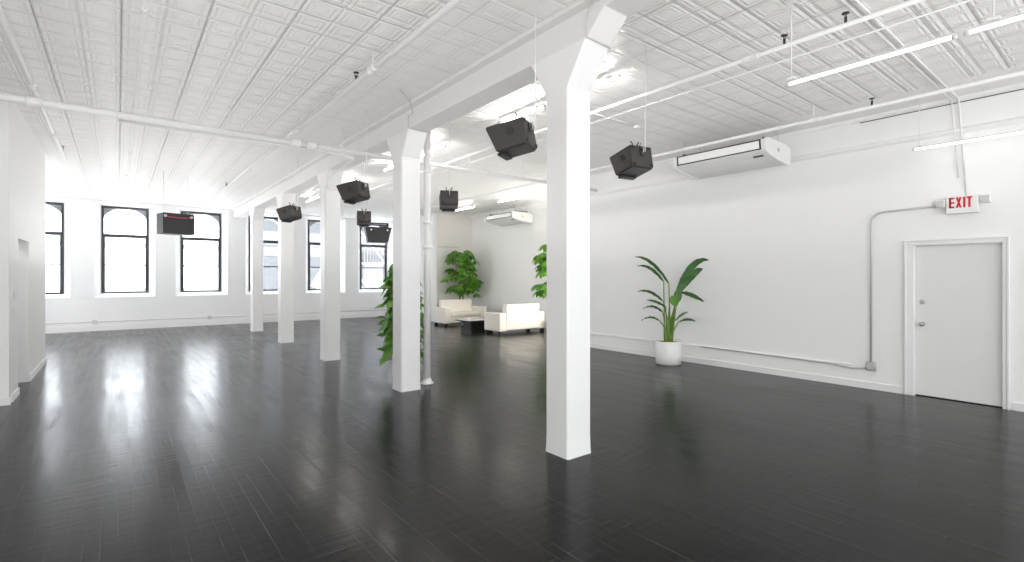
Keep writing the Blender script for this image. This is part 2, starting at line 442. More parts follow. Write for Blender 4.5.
# ------------------------------------------------------------------ beam and columns
CX0, CX1 = 3.13, 3.43
BZ = CAMZ+2.04
b = MB()
b.prism([(2.75, CAMZ+2.23), (2.94, BZ), (19.5, BZ), (19.5, H), (-6, H), (-6, CAMZ+2.23)], CX0, CX1, 'x')
b.prism([(-6, H-.045), (19.5, H-.045), (19.5, H), (-6, H)], CX0-.10, CX1+.10, 'x')
beam = b.build('ceiling_beam', M['beam'], bevel=.008)
tag(beam, 'long white plastered beam running under the tin ceiling over the row of columns', 'beam')

def make_column():
    c = MB(); W2 = .15
    # shaft with a faintly flared foot, haunches up to the beam on both sides
    def ring(z, hw, hy0=None, hy1=None):
        hy0 = hw if hy0 is None else hy0; hy1 = hw if hy1 is None else hy1
        ch = .018
        return [(-hw+ch,-hy0,z),(hw-ch,-hy0,z),(hw,-hy0+ch,z),(hw,hy1-ch,z),(hw-ch,hy1,z),(-hw+ch,hy1,z),(-hw,hy1-ch,z),(-hw,-hy0+ch,z)]
    rows = [ring(0,.156), ring(.05,.153), ring(.18,.15), ring(1.2,.1505), ring(2.2,.149), ring(3.27,.15), ring(3.315,.15,.155,.155), ring(BZ,.15,.37,.37)]
    vs = [[c.bm.verts.new(p) for p in r] for r in rows]
    for i in range(len(vs)-1):
        for k in range(8):
            c.bm.faces.new([vs[i][k], vs[i][(k+1)%8], vs[i+1][(k+1)%8], vs[i+1][k]])
    c.bm.faces.new(vs[0][::-1]); c.bm.faces.new(vs[-1])
    return c.build('column', M['column'])
cp = make_column()
labs = ['nearest square white column, standing alone in the middle of the black floor',
        'second square white column, with the leafy vine plant behind it and the round pipe beside it',
        'third square white column, under the elbow of the white ceiling pipe',
        'fourth square white column, between the third column and the small farthest one',
        'farthest square white column, nearest to the wall of arched windows']
for i in range(5):
    c = cp if i == 0 else copy_tree(cp)
    c.location = (3.28, 3.32+3.31*i, 0)
    tag(c, labs[i], 'column', 'square white columns in a row')

# round pipe column next to column two
p = empty('drain_pipe', (3.70, 6.78, 0), label='slender round white floor-to-ceiling pipe right of the second column', cat='pipe')
MB().tube([(0,0,0.03),(0,0,H)], .052, 20).build('pipe_shaft', M['pipe'], p)
MB().lathe([(.10,0),(.10,.012),(.075,.03),(.062,.06),(.056,.08)], seg=24).build('floor_flange', M['pipe'], p)
for z in (2.05, 3.20, 2.42):
    MB().lathe([(.054,0),(.070,.005),(.070,.045),(.054,.05)], (0,0,z), seg=24).build('coupling', M['pipe'], p)

# ------------------------------------------------------------------ ceiling pipes
def pipe_thing(name, label, path, r, fittings=(), mat_='pipe', hang=(), heads=(), cat='pipe', group=None):
    """parts are laid out relative to the first point of the run"""
    o = Vector(path[0]); t = empty(name, o, label=label, cat=cat, group=group)
    MB().tube([Vector(q)-o for q in path], r, 14).build('pipe_run', M[mat_], t)
    for (q, ax) in fittings:
        q = Vector(q)-o; dv = Vector((1,0,0)) if ax == 'x' else (Vector((0,1,0)) if ax == 'y' else Vector((0,0,1)))
        MB().tube([q-dv*.07, q-dv*.06, q-dv*.055, q+dv*.055, q+dv*.06, q+dv*.07], [r*1.1,r*1.5,r*1.35,r*1.35,r*1.5,r*1.1], 14).build('fitting', M[mat_], t)
    for q in hang:
        q = Vector(q)-o; m = MB()
        m.tube([q+Vector((0,0,r)), Vector((q.x,q.y,H-o.z))], .006, 6)
        ring = [q+Vector((0,math.cos(a)*(r+.006),math.sin(a)*(r+.006))) if abs((Vector(path[1])-Vector(path[0])).x) > .5 else q+Vector((math.cos(a)*(r+.006),0,math.sin(a)*(r+.006))) for a in [2*PI*k/12 for k in range(13)]]
        m.tube(ring, .006, 6)
        m.build('pipe_hanger', M[mat_], t)
    for q in heads:
        q = Vector(q)-o; m = MB()
        m.tube([q+Vector((0,0,r*.5)), q+Vector((0,0,r+.05))], .012, 8)
        m.lathe([(.006,0),(.030,.002),(.030,.008),(.006,.010)], q+Vector((0,0,r+.075)), 12)
        m.tube([q+Vector((.016,0,r+.03)), q+Vector((.018,0,r+.078))], .003, 5).tube([q+Vector((-.016,0,r+.03)), q+Vector((-.018,0,r+.078))], .003, 5)
        m.build('sprinkler_head', M['foot'], t)
    return t
PZ = CAMZ+1.97
def arc(pts, rad=.12, n=6):
    """round the corners of a polyline"""
    pts = [Vector(p) for p in pts]; out = [pts[0]]
    for i in range(1, len(pts)-1):
        a = (pts[i-1]-pts[i]).normalized(); b = (pts[i+1]-pts[i]).normalized()
        r = min(rad, (pts[i-1]-pts[i]).length*.45, (pts[i+1]-pts[i]).length*.45)
        p0 = pts[i]+a*r; p2 = pts[i]+b*r
        for k in range(n+1):
            t = k/n; out.append(p0*(1-t)**2 + pts[i]*2*t*(1-t) + p2*t*t)
    out.append(pts[-1]); return out
pipe_thing('sprinkler_main', 'thick white pipe crossing the left ceiling in front of the white wall corner',
           [(-3.2,7.75,PZ),(2.35,7.75,PZ)], .044, [((-.74,7.75,PZ),'x'),((2.05,7.75,PZ),'x'),((2.28,7.75,PZ),'x')],
           hang=[(.0,7.75,PZ),(1.2,7.75,PZ)])
pipe_thing('sprinkler_branch', 'thinner white pipe carrying on from the thick one, under the beam to the lounge side',
           [(2.35,7.75,PZ),(RX,7.75,PZ)], .035, [((3.70,7.75,PZ),'x'),((5.6,7.75,PZ),'x')], hang=[(2.75,7.75,PZ),(5.1,7.75,PZ),(6.4,7.75,PZ)])
pipe_thing('electric_conduit', 'thin conduit bending down below the crossing pipe onto the third column',
           arc([(.0,7.86,PZ-.035),(2.60,7.86,PZ-.035),(3.02,7.9,PZ-.05),(3.06,9.3,PZ-.12),(3.10,9.62,3.30),(3.9,9.62,3.30)], .2, 7), .018)
pipe_thing('sprinkler_pipe', 'white ceiling pipe at far left, running over the corner of the white partition',
           [(-.745,-2,CAMZ+2.11),(-.745,12.0,CAMZ+2.11)], .030, [((-.745,7.6,CAMZ+2.11),'y'),((-.745,10.0,CAMZ+2.11),'y')], hang=[(-.745,5,CAMZ+2.11)], heads=[(-.745,11.4,CAMZ+2.11)])
pipe_thing('sprinkler_pipe', 'white ceiling pipe left of centre, running straight towards the second arched window',
           [(.17,-2,CAMZ+2.16),(.17,16.5,CAMZ+2.16)], .018, [((.17,5.05,CAMZ+2.16),'y'),((.17,7.9,CAMZ+2.16),'y'),((.17,11,CAMZ+2.16),'y')], hang=[(.17,3.9,CAMZ+2.16)], heads=[(.17,8.9,CAMZ+2.16),(.17,14,CAMZ+2.16)])
pipe_thing('sprinkler_pipe', 'thick white ceiling pipe running diagonally down to the crossing pipe, left of the beam',
           [(2.05,-2,CAMZ+2.13),(2.05,7.75,CAMZ+2.13),], .029, [((2.05,4.9,CAMZ+2.13),'y'),((2.05,7.6,CAMZ+2.13),'y')], hang=[(2.05,4.9,CAMZ+2.13)], heads=[(2.05,5.36,CAMZ+2.13)])
pipe_thing('sprinkler_pipe', 'thinner white ceiling pipe beyond the crossing pipe, over the far left windows',
           [(2.02,7.75,CAMZ+2.13),(2.02,17.0,CAMZ+2.13)], .020, [((2.02,11,CAMZ+2.13),'y')], heads=[(2.02,13.5,CAMZ+2.13)])
pipe_thing('sprinkler_pipe', 'grey-white ceiling pipe right of the columns, the one with two dark sprinkler heads',
           [(4.88,-2,CAMZ+2.15),(4.88,15,CAMZ+2.15)], .021, [((4.88,2.4,CAMZ+2.15),'y'),((4.88,7.75,CAMZ+2.15),'y')], heads=[(4.88,2.09,CAMZ+2.15),(4.88,1.59,CAMZ+2.15)])
pipe_thing('ceiling_conduit', 'thin white conduit along the ceiling between the sprinkler pipe and the hanging light tube',
           [(5.37,-2,CAMZ+2.22),(5.37,15,CAMZ+2.22)], .008)
pipe_thing('wall_side_pipe', 'long white pipe under the ceiling alongside the right wall, passing the air conditioner',
           [(7.35,-3,CAMZ+2.11),(7.35,14.5,CAMZ+2.11)], .024, [((7.35,5.9,CAMZ+2.11),'y'),((7.35,2.75,CAMZ+2.11),'y')],
           hang=[(7.35,2.77,CAMZ+2.11),(7.35,7.2,CAMZ+2.11)], heads=[(7.35,2.11,CAMZ+2.11)])
pipe_thing('ceiling_conduit', 'white conduit crossing the right ceiling and dropping down the wall to the exit sign',
           arc([(4.2,1.50,H-.02),(5.0,1.50,H-.02),(RX-.03,1.50,H-.03),(RX-.03,1.42,2.64)], .06), .011, [((5.45,1.50,H-.03),'x')])
pipe_thing('ceiling_conduit', 'second white conduit lying close beside the one that drops to the exit sign',
           arc([(4.2,1.57,H-.02),(RX-.03,1.57,H-.03),(RX-.03,1.50,2.9)], .06), .007)
jt = pipe_thing('ceiling_conduit', 'short thin conduit ending in a round junction box, above the right-hand hanging speaker',
           [(4.9,4.84,H-.02),(6.24,4.84,H-.02)], .010)
MB().lathe([(.05,0),(.055,.01),(.055,.035),(.03,.04)], (1.34,0,-.03), 18).build('junction_box', M['pipe'], jt)
# conduit clipped onto the beam and the first haunch
pipe_thing('beam_conduit', 'thin grey wire conduit tacked around the top of the nearest column',
           [(CX0-.115,2.55,H-.02),(CX0-.02,2.9,CAMZ+2.27),(CX0-.012,2.95,BZ+.10),(CX0-.01,2.945,BZ),(CX1,2.940,BZ-.012)], .006, mat_='conduit')
pipe_thing('beam_conduit', 'thin grey wire conduit tacked around the top of the second column',
           [(CX0-.4,5.7,H-.01),(CX0-.112,6.0,H-.02),(CX0-.02,6.1,CAMZ+2.2),(CX0-.012,6.25,BZ+.16),(CX0-.01,6.255,BZ),(CX1,6.25,BZ-.012)], .006, mat_='conduit')

# ------------------------------------------------------------------ linear lights
def linear_light(label, x, y0, L, z, rods, warm=''):
    t = empty('linear_light', (x, y0, z), label=label, cat='ceiling light', group='linear led lights')
    MB().tube([(0,.02,0),(0,L-.02,0)], .011, 12).build('light_tube', M['tube'+warm], t)
    MB().box(-.012,.012,.0,L,.010,.026).build('light_housing', M['tubecap'], t)
    for yy in (-.004, L-.026):
        MB().tube([(0,yy,0),(0,yy+.03,0)], .016, 12).build('end_cap', M['tubecap'], t)
    for ry in rods:
        m = MB(); m.tube([(0,ry,.03),(0,ry,H-z)], .005, 6)
        if H-z > .3: m.lathe([(.05,0),(.05,.012),(.03,.02)], (0,ry,H-z-.02), 16)
        m.box(-.02,.02,ry-.03,ry+.03,.03,.05)
        m.build('suspension_rod', M['pipe'], t)
    return t
HZ = CAMZ+1.62
linear_light('hanging light tube under the right ceiling, its far end nearest the air conditioner', 4.43, .79, 1.09, HZ, [1.05])
linear_light('hanging light tube cut off by the right edge, in line with the longer visible one', 4.43, -.36, 1.11, HZ, [.97])
linear_light('hanging light tube at the right edge, close to the wall above the exit sign', 8.15, .72, 1.17, CAMZ+1.66, [1.10])
for k in range(1, 4):
    linear_light('hanging light tube in the row over the right side, behind the viewer', 4.43, -.36-1.17*k, 1.11, HZ, [.97])
for k in range(1, 3):
    linear_light('hanging light tube near the right wall, behind the viewer', 8.15, .72-1.2*k, 1.15, CAMZ+1.66, [1.0])
cl = [(4.38,3.62,'ceiling light tube glowing just right of the top of the nearest column'),
      (4.38,4.86,'ceiling light tube glowing behind the black speaker left of the nearest column'),
      (4.38,7.4,'ceiling light tube just right of the top of the second column and its round pipe'),
      (4.38,8.7,'ceiling light tube just left of the second column, near the crossing pipe'),
      (4.38,11.2,'far ceiling light tube between the second and third columns'),
      (4.38,14.2,'farthest ceiling light tube, between the third and fourth columns')]
for x, y, l in cl: linear_light(l, x, y, 1.17, H-.10, [.15, 1.0], '_bright')
rl = [(8.9,10.8,'ceiling light tube over the lounge, above the nearer white sofa'),
      (8.9,13.2,'ceiling light tube over the lounge, above the farther white sofa')]
for x, y, l in rl: linear_light(l, x, y, 1.17, H-.10, [.15, 1.0], '_warm')

# ------------------------------------------------------------------ speakers
def make_speaker():
    t = empty('hanging_speaker')
    Wd, Dp, Hh = .137, .35, .22        # half width, depth, height
    R = Matrix.Rotation(-.18, 4, 'X')
    prof = [(-.14,.11),(.19,.115),(.205,.105),(.135,-.115),(-.13,-.11),(-.14,-.10)]
    MB().prism(prof, -Wd, Wd, 'x').xf(R).build('cabinet', M['spk'], t, bevel=.006)
    # grille on the slanting front, facing away
    fr = MB().prism([(.190,.098),(.208,.098),(.148,-.105),(.130,-.105)], -Wd+.02, Wd-.02, 'x').xf(R).build('grille', M['grille'], t)
    MB().box(-Wd+.01, Wd-.01, -.12, .125, -.122, -.108).xf(R).build('bottom_panel', M['spkblk'], t)
    MB().box(-.10, .10, .09, .150, -.142, -.120).xf(R).build('front_lip', M['spkblk'], t, bevel=.004)
    for sx in (-1, 1):
        for z in (-.085, .085):
            MB().tube([(sx*(Wd-.032),-.150,z),(sx*(Wd-.032),-.138,z)], .017, 12).xf(R).build('corner_cap', M['spkblk'], t)
    MB().box(-.022,.022,-.149,-.138,.0,.085).xf(R).build('rigging_plate', M['spkblk'], t)
    MB().tube([(0,-.150,.02),(0,-.172,.04),(0,-.176,.075),(0,-.150,.09)], .007, 8).xf(R).build('carabiner', M['steel'], t)
    for k in (-1, 1):
        MB().tube([(k*.03,-.05,.11),(k*.032,-.06,.165),(k*.055,-.06,.19)], .006, 6).tube([(k*.03-.012,-.05,.112),(k*.03+.012,-.05,.112)], .008, 6).xf(R).build('hook', M['spkblk'], t)
    bd = MB()
    bd.tube([(-Wd-.003, math.cos(a)*.028-.01, math.sin(a)*.028+.02) for a in [2*PI*k/14 for k in range(15)]], .0035, 5).box(-Wd-.004,-Wd,-.018,-.004,.0,.04).xf(R)
    bd.build('badge', M['grille'], t)
    MB().tube([(0,-.185,.06),(0,-.185,.2),(.002,-.185,H-2.82)], .0045, 6).build('suspension_wire', M['pipe'], t)
    MB().tube([(-.05,-.06,.15),(-.028,-.06,.13),(0,-.06,.16),(.028,-.06,.13),(.05,-.06,.18)], .005, 6).build('shackle', M['spkblk'], t)
    return t
sp0 = make_speaker()
spk = [ (2.69,3.37,2.82,  30, 'largest hanging speaker, tilted, just left of the nearest column against a bright light'),
        (4.20,3.30,2.82, -12, 'dark brown hanging speaker right of the nearest column, left of the air conditioner'),
        (2.62,6.88,2.82,  33, 'grey-brown hanging speaker between the second and third columns, higher than its neighbours there'),
        (4.06,6.75,2.82, -27, 'small hanging speaker seen end-on between the round pipe and the nearest column'),
        (2.55,9.98,2.82,  28, 'small hanging speaker in front of the fourth column'),
        (3.94,9.88,2.82, -20, 'small brown hanging speaker just above the black trapezoid one') ]
for i, (x, y, z, a, l) in enumerate(spk):
    s = sp0 if i == 0 else copy_tree(sp0)
    s.location = (x, y, z); s.rotation_euler = (0, 0, math.radians(a))
    tag(s, l, 'speaker', 'hanging speakers along the beam')

# two black bass speakers farther back
t = empty('hanging_subwoofer', (1.03, 13.6, 2.82), math.radians(14), label='black rectangular hanging speaker with a red cable, in front of the arched windows at left', cat='speaker')
MB().box(-.31,.31,-.2,.2,-.24,.22).build('cabinet', M['spkblk'], t, bevel=.01)
MB().box(-.29,.29,-.212,-.2,-.22,.08).build('grille', M['grille'], t)
MB().tube([(-.28,-.215,.17),(-.22,-.225,.13),(0,-.225,.12),(.15,-.225,.13),(.22,-.215,.15)], .008, 8).build('red_cable', M['red_cable'], t)
for sx in (-.27, .24): MB().tube([(sx,-.205,.15),(sx,-.225,.15)], .03, 12).build('cable_socket', M['steel'], t)
MB().tube([(-.27,-.1,.22),(-.27,-.1,H-2.82)], .006, 6).build('suspension_wire', M['pipe'], t)
MB().tube([(.27,.1,.22),(.27,.1,H-2.82)], .003, 6).build('suspension_wire', M['pipe'], t)

t = empty('hanging_subwoofer', (5.70, 13.3, 2.80), math.radians(-14), label='black wedge-shaped hanging speaker left of the second column, in front of the rightmost window', cat='speaker')
m = MB()
T = [(-.36,-.18,.20),(.36,-.18,.20),(.36,.2,.2),(-.36,.2,.2)]; B = [(-.27,-.10,-.22),(.27,-.10,-.22),(.27,.16,-.22),(-.27,.16,-.22)]
m.hull(B+T, [(0,3,2,1),(4,5,6,7),(0,1,5,4),(1,2,6,5),(2,3,7,6),(3,0,4,7)]).build('cabinet', M['spkblk'], t, bevel=.01)
for sx in (-.16, .16):
    MB().tube([(sx,-.185,.08),(sx,-.165,.08)], .07, 18).build('speaker_cone', M['grille'], t)
for sx in (-.20, .24):
    MB().tube([(sx,-.20,.12),(sx,-.176,.12)], .022, 10).build('cable_socket', M['steel'], t)
MB().box(-.36,-.30,.0,.04,.2,.34).box(-.36,.30,.0,.04,.30,.34).box(.24,.30,.0,.04,.2,.34).build('yoke_bracket', M['spkblk'], t)
MB().tube([(-.25,.02,.34),(-.25,.02,H-2.80)], .008, 6).build('suspension_wire', M['pipe'], t)

# ------------------------------------------------------------------ air conditioners
def make_ac(L):
    t = empty('air_conditioner')
    prof = [(0,.29),(.02,.13),(.10,.085),(.74,.0),(.80,.03),(.80,.29)]      # x (depth), z
    MB().prism(prof, .05, L-.05, 'y').build('casing', M['ac'], t, bevel=.008)
    pe = [(-.012,.275),(.0,.12),(.09,.07),(.40,.02),(.76,-.018),(.83,.02),(.83,.26),(.70,.305),(.05,.31)]
    for y0 in (0, L-.05):
        MB().prism(pe, y0, y0+.05, 'y').build('side_panel', M['ac'], t, bevel=.006)
    def fr(u, v):   # point on the sloping front, u along y, v up 0..1
        return (-.004 + .02*(1-v), u, .13+.16*v)
    m = MB()
    for (u0,u1,v0,v1) in ((.08,L-.08,.02,.13),(.08,L-.08,.86,.97),(.08,.105,.02,.97),(L-.105,L-.08,.02,.97)):
        a = [fr(u0,v0),fr(u1,v0),fr(u1,v1),fr(u0,v1)]; bb = [(x+.012,y,z) for x,y,z in a]
        m.hull(a+bb, [(0,1,2,3),(7,6,5,4),(0,4,5,1),(1,5,6,2),(2,6,7,3),(3,7,4,0)])
    m.build('vent_outline', M['acdark'], t)
    m = MB(); a = [fr(.11,.15),fr(L-.11,.15),fr(L-.11,.84),fr(.11,.84)]; bb = [(x+.01,y,z) for x,y,z in a]
    m.hull(a+bb, [(0,1,2,3),(7,6,5,4),(0,4,5,1),(1,5,6,2),(2,6,7,3),(3,7,4,0)]).build('louver', M['ac'], t)
    MB().box(.14,.18,.12,.26,.062,.078).build('receiver_window', M['acdark'], t)
    MB().tube([(.40,-.006,.17),(.40,.0,.17)], .03, 14).build('side_badge', M['steel'], t)
    for yy in (.12, L-.12):
        for xx in (.18, .66):
            MB().tube([(xx,yy,.29),(xx,yy,.58)], .006, 6).build('hanger_rod', M['conduit'], t)
    MB().box(.15,.70,.10,.13,.325,.35).box(.15,.70,L-.13,L-.10,.325,.35).build('hanger_rail', M['spk'], t)
    return t
a = make_ac(1.58); a.location = (7.50, 3.47, 3.385)
tag(a, 'long white air conditioner with black-outlined vent, hung by the right wall', 'air conditioner', 'ceiling air conditioners')
a2 = make_ac(1.55); a2.location = (9.72, 12.3, 3.385)
tag(a2, 'small distant white air conditioner hung above the lounge sofas', 'air conditioner', 'ceiling air conditioners')

# ------------------------------------------------------------------ exit sign and wall conduit
t = empty('exit_sign', (RX, 1.455, 2.56), label='white exit sign with red EXIT letters and two lamp heads, above the door', cat='sign')
MB().box(-.11, -.035, -.155, .155, -.125, .095).build('sign_housing', M['signwhite'], t, bevel=.006)
MB().box(-.04, 0, -.06, .06, -.08, .08).build('mounting_plate', M['signwhite'], t)
def letters():
    m = MB(); h = .135; st = .021; z0 = -.055; ww = .052; x0, x1 = -.1135, -.1095
    # local reading direction: viewer sees +y on the left
    def bar(y0, y1, za, zb): m.box(x0, x1, -y1, -y0, za, zb)
    y = -.125
    bar(y, y+st, z0, z0+h)
    for zz in (0, .5, 1): bar(y, y+ww, z0+(h-st)*zz, z0+(h-st)*zz+st)
    y += ww+.014
    for s in (0, 1):
        ya, yb = (y, y+ww+.006-st) if s == 0 else (y+ww+.006-st, y)
        pts = [(-ya, z0), (-ya-st, z0), (-yb-st, z0+h), (-yb, z0+h)]
        m.prism(pts, x0-.0005*s, x1, 'x')
    y += ww+.020
    bar(y, y+st, z0, z0+h); y += st+.012
    bar(y, y+ww, z0+h-st, z0+h); bar(y+ww/2-st/2, y+ww/2+st/2, z0, z0+h-st)
    return m
letters().build('exit_letters', M['red'], t)
for s in (-1, 1):
    MB().box(-.10,-.03, s*.215-.05, s*.215+.05, -.035+(.02 if s<0 else .0), .065+(.02 if s<0 else 0)).build('lamp_head', M['signwhite'], t, bevel=.01)
    MB().box(-.112,-.099, s*.215-.04, s*.215+.04, -.025+(.02 if s<0 else .0), .055+(.02 if s<0 else 0)).build('lamp_lens', M['lens'], t, bevel=.004)

pipe_thing('wall_conduit', 'grey conduit running from the exit sign, bending down the wall left of the door',
           arc([(RX-.03,1.66,2.56),(RX-.03,2.45,2.54),(RX-.03,2.455,.40)], .17, 8), .014, mat_='conduit')
pipe_thing('wall_conduit', 'low horizontal conduit along the right wall between the tall plant and the outlet box',
           [(RX-.025,5.15,.325),(RX-.025,3.0,.31),(RX-.025,2.7,.275),(RX-.03,2.52,.30)], .011, mat_='conduit')
b = empty('outlet_box', (RX, 2.455, .34), label='small metal outlet box at the foot of the conduit left of the door', cat='outlet box')
MB().box(-.06,0,-.055,.055,-.06,.06).build('box_body', M['steel'], b, bevel=.006)
MB().box(-.064,-.06,-.045,.045,-.05,.05).build('cover_plate', M['conduit'], b)
# window wall: conduit and outlets
pipe_thing('wall_conduit', 'thin conduit running low along the wall under the arched windows',
           [(-3.5,WY-.02,.27),(9.0,WY-.02,.27)], .010, mat_='conduit')
for x, l in ((-.55,'small outlet box low on the wall under the second arched window'), (2.42,'small outlet box low on the wall under the third arched window'), (6.15,'small outlet box low on the wall between the fourth and third columns')):
    b = empty('outlet_box', (x, WY, .27), label=l, cat='outlet box', group='outlet boxes under the windows')
    MB().box(-.055,.055,-.05,0,-.06,.06).build('box_body', M['conduit'], b, bevel=.006)
    MB().box(-.035,.035,-.054,-.05,-.04,.04).build('cover_plate', M['steel'], b)
# light switches by the doorway
for z, l in ((1.37,'upper white switch plate beside the left doorway'), (1.14,'lower white switch plate beside the left doorway')):
    b = empty('light_switch', (PX, 9.30, z), label=l, cat='light switch', group='switch plates beside the left doorway')
    MB().box(0,.008,-.04,.04,-.06,.06).build('switch_plate', M['signwhite'], b, bevel=.003)
    MB().box(.008,.014,-.012,.012,-.02,.02).build('toggle', M['signwhite'], b)
pipe_thing('wall_conduit', 'short thin line of conduit high on the wall behind the far sofa',
           [(9.1,15.88,2.72),(9.95,15.88,2.72)], .010, mat_='conduit')

# ------------------------------------------------------------------ sofas and table
def make_sofa(L):
    """origin at front left foot, x along the seat, y to the back"""
    t = empty('loveseat'); D = .76; aw = .25
    def cush(x0,x1,y0,y1,z0,z1,name,bev=.03):
        return MB().box(x0,x1,y0,y1,z0,z1).build(name, M['sofa'], t, bevel=bev, bseg=3)
    cush(aw,L-aw,.03,D-.04,.10,.30,'seat_base',.012)
    cush(aw,L-aw,.0,D-.2,.30,.44,'seat_cushion',.035)
    cush(0,aw,0,D,.09,.60,'armrest',.02); cush(L-aw,L,0,D,.09,.60,'armrest',.02)
    m = MB().prism([(D-.24,.42),(D-.02,.12),(D,.12),(D+.03,.84),(D-.13,.84)], aw-.02, L-aw+.02, 'x')
    m.build('backrest', M['sofa'], t, bevel=.035, bseg=3)
    for x in (.06, L-.06):
        for y in (.06, D-.06):
            MB().box(x-.045,x+.045,y-.045,y+.045,0,.09).build('foot', M['foot'], t)
    return t
s1 = make_sofa(1.66); s1.location = (8.40, 14.2, 0)
tag(s1, 'cream white two-seat sofa facing us, in front of the bushy plant in the far corner', 'sofa', 'white lounge sofas')
s2 = make_sofa(1.68); s2.location = (10.04, 11.92, 0); s2.rotation_euler = (0,0,PI)
tag(s2, 'cream white two-seat sofa seen from behind, partly hidden by the nearest column', 'sofa', 'white lounge sofas')
t = empty('coffee_table', (8.95, 13.15, 0), label='low coffee table with black block base between the two white sofas', cat='table')
MB().box(-.55,.55,-.38,.38,.27,.30).build('table_top', M['glass_top'], t, bevel=.004)
MB().box(-.56,.56,-.39,.39,.245,.27).build('table_rim', M['blackgloss'], t)
MB().box(-.42,.42,-.28,.28,0,.245).build('table_base', M['blackgloss'], t)

# ------------------------------------------------------------------ plants
def pot(r, h, par, moss='soil', rb=None):
    rb = rb or r*.9
    MB().lathe([(.001,0),(rb*.9,0),(rb,.012),(r,h*.35),(r,h-.01),(r-.006,h),(r-.018,h),(r-.022,h-.05),(.001,h-.05)], seg=40).build('pot', M['pot'], par)
    MB().lathe([(.001,h-.06),(r-.023,h-.06),(r-.023,h-.03),(r*.5,h-.015),(.001,h-.012)], seg=30).build('soil', M[moss], par)

# bird of paradise against the right wall
bp_ = empty('potted_bird_of_paradise', (8.06, 5.52, 0), label='tall plant with long arching blade leaves in a round white pot by the right wall', cat='plant')
pot(.235, .43, bp_, 'moss', .225)
Rv = Vector((.7855,-.619,0)); Fv = Vector((.619,.7855,0))
def bp_pt(cx, cy, dep=0): return Rv*((cx-268)*.00464) + Fv*dep + Vector((0,0,.41+(410-cy)*.00464))
def arch_leaf(b, tip, hump, wid, dep, tipdep, matn='leaf_bop', n=12, roll=.0, foldv=.5, name='leaf'):
    """b, tip in picture-plane units; hump lifts the middle"""
    p0 = bp_pt(*b, dep); p1 = bp_pt(*tip, tipdep); m = MB()
    prev = None; up = Vector((0,0,1))
    pts = []
    for i in range(n+1):
        t_ = i/n; q = p0.lerp(p1, t_); q.z += hump*4*t_*(1-t_); pts.append(q)
    for i in range(n+1):
        t_ = i/n; d_ = (pts[min(i+1,n)]-pts[max(i-1,0)]).normalized()
        sd = d_.cross(up)
        if sd.length < .2: sd = Fv.copy()
        sd.normalize(); nn = sd.cross(d_).normalized()
        sd = (Matrix.Rotation(roll, 3, d_) @ sd); nn = (Matrix.Rotation(roll, 3, d_) @ nn)
        w_ = wid*.5*max(.03, math.sin(PI*min(1,(t_*.93+.07)))**.65 if t_ < 1 else .03)
        row = [m.bm.verts.new(pts[i]+sd*w_*f_ - nn*abs(f_)**1.4*w_*foldv + nn*.006*math.sin(i*2.3+f_*3)) for f_ in (-1,-.5,0,.5,1)]
        if prev:
            for k in range(4):
                f_ = m.bm.faces.new([prev[k],prev[k+1],row[k+1],row[k]]); f_.smooth = True
        prev = row
    m.build(name, M[matn], bp_)
    return p0
def petiole(b, dep, base, r=.010):
    p1 = bp_pt(*b, dep); p0 = Vector((base[0], base[1], .38)); mid = p0.lerp(p1, .55); mid.z += .04
    mid = mid + (Vector((p0.x,p0.y,0))-Vector((mid.x,mid.y,0)))*.35
    path = [p0*(1-t)**2+mid*2*t*(1-t)+p1*t*t for t in [k/8 for k in range(9)]]
    MB().tube(path, [r*1.7*(1-.5*k/8) for k in range(9)], 8).build('stem', M['stem'], bp_)
BL = [  # base, tip, hump, width, depth, tip depth, roll
 ((277,172),(146,66),.15,.11,.10,.20,.5),
 ((246,165),(136,106),.12,.10,-.05,-.12,.4),
 ((250,245),(150,208),.10,.11,.05,.10,.4),
 ((250,268),(170,240),.05,.09,-.12,-.2,.4),
 ((244,288),(160,276),.09,.10,-.02,-.1,.3),
 ((236,324),(162,326),.08,.10,.06,.05,.3),
 ((312,208),(396,247),.06,.16,-.1,-.2,-.5),
 ((300,325),(360,292),.05,.15,.08,.15,-.4),
 ((306,326),(367,325),.06,.12,-.08,-.15,-.4),
]
for k, (b_, tp, hp, wd, dp, td, rl_) in enumerate(BL):
    arch_leaf(b_, tp, hp, wd, dp, td, roll=rl_)
    a_ = k*2.4; petiole(b_, dp, (.06*math.cos(a_)+Rv.x*(b_[0]-268)*.0006, .06*math.sin(a_)))
arch_leaf((300,200),(400,84),.20,.14,-.05,-.38, roll=-.8, foldv=.5)
petiole((300,200), -.05, (.04,-.05))
arch_leaf((312,215),(390,116),.10,.17,.06,-.22, roll=-.9, foldv=.25)
petiole((312,215), .06, (.05,.04))
arch_leaf((290,262),(268,222),.0,.15,-.16,-.18, 'leaf_bop_light', roll=1.3, foldv=.1); petiole((290,262), -.16, (.02,-.07))
arch_leaf((300,250),(310,195),.0,.17,-.05,-.02, 'leaf_bop', roll=1.2, foldv=.1); petiole((300,250), -.05, (.0,.06))
# thick young stalks in the middle
for cx_, cy_, bx, by in ((262,300,-.03,-.02),(286,290,.03,-.03),(272,270,.0,.03),(296,310,.05,.02)):
    p1 = bp_pt(cx_, cy_, 0); MB().tube([(bx,by,.38),tuple(Vector((bx,by,.38)).lerp(p1,.5)),tuple(p1)], [.026,.02,.009], 8).build('stem', M['stem'], bp_)

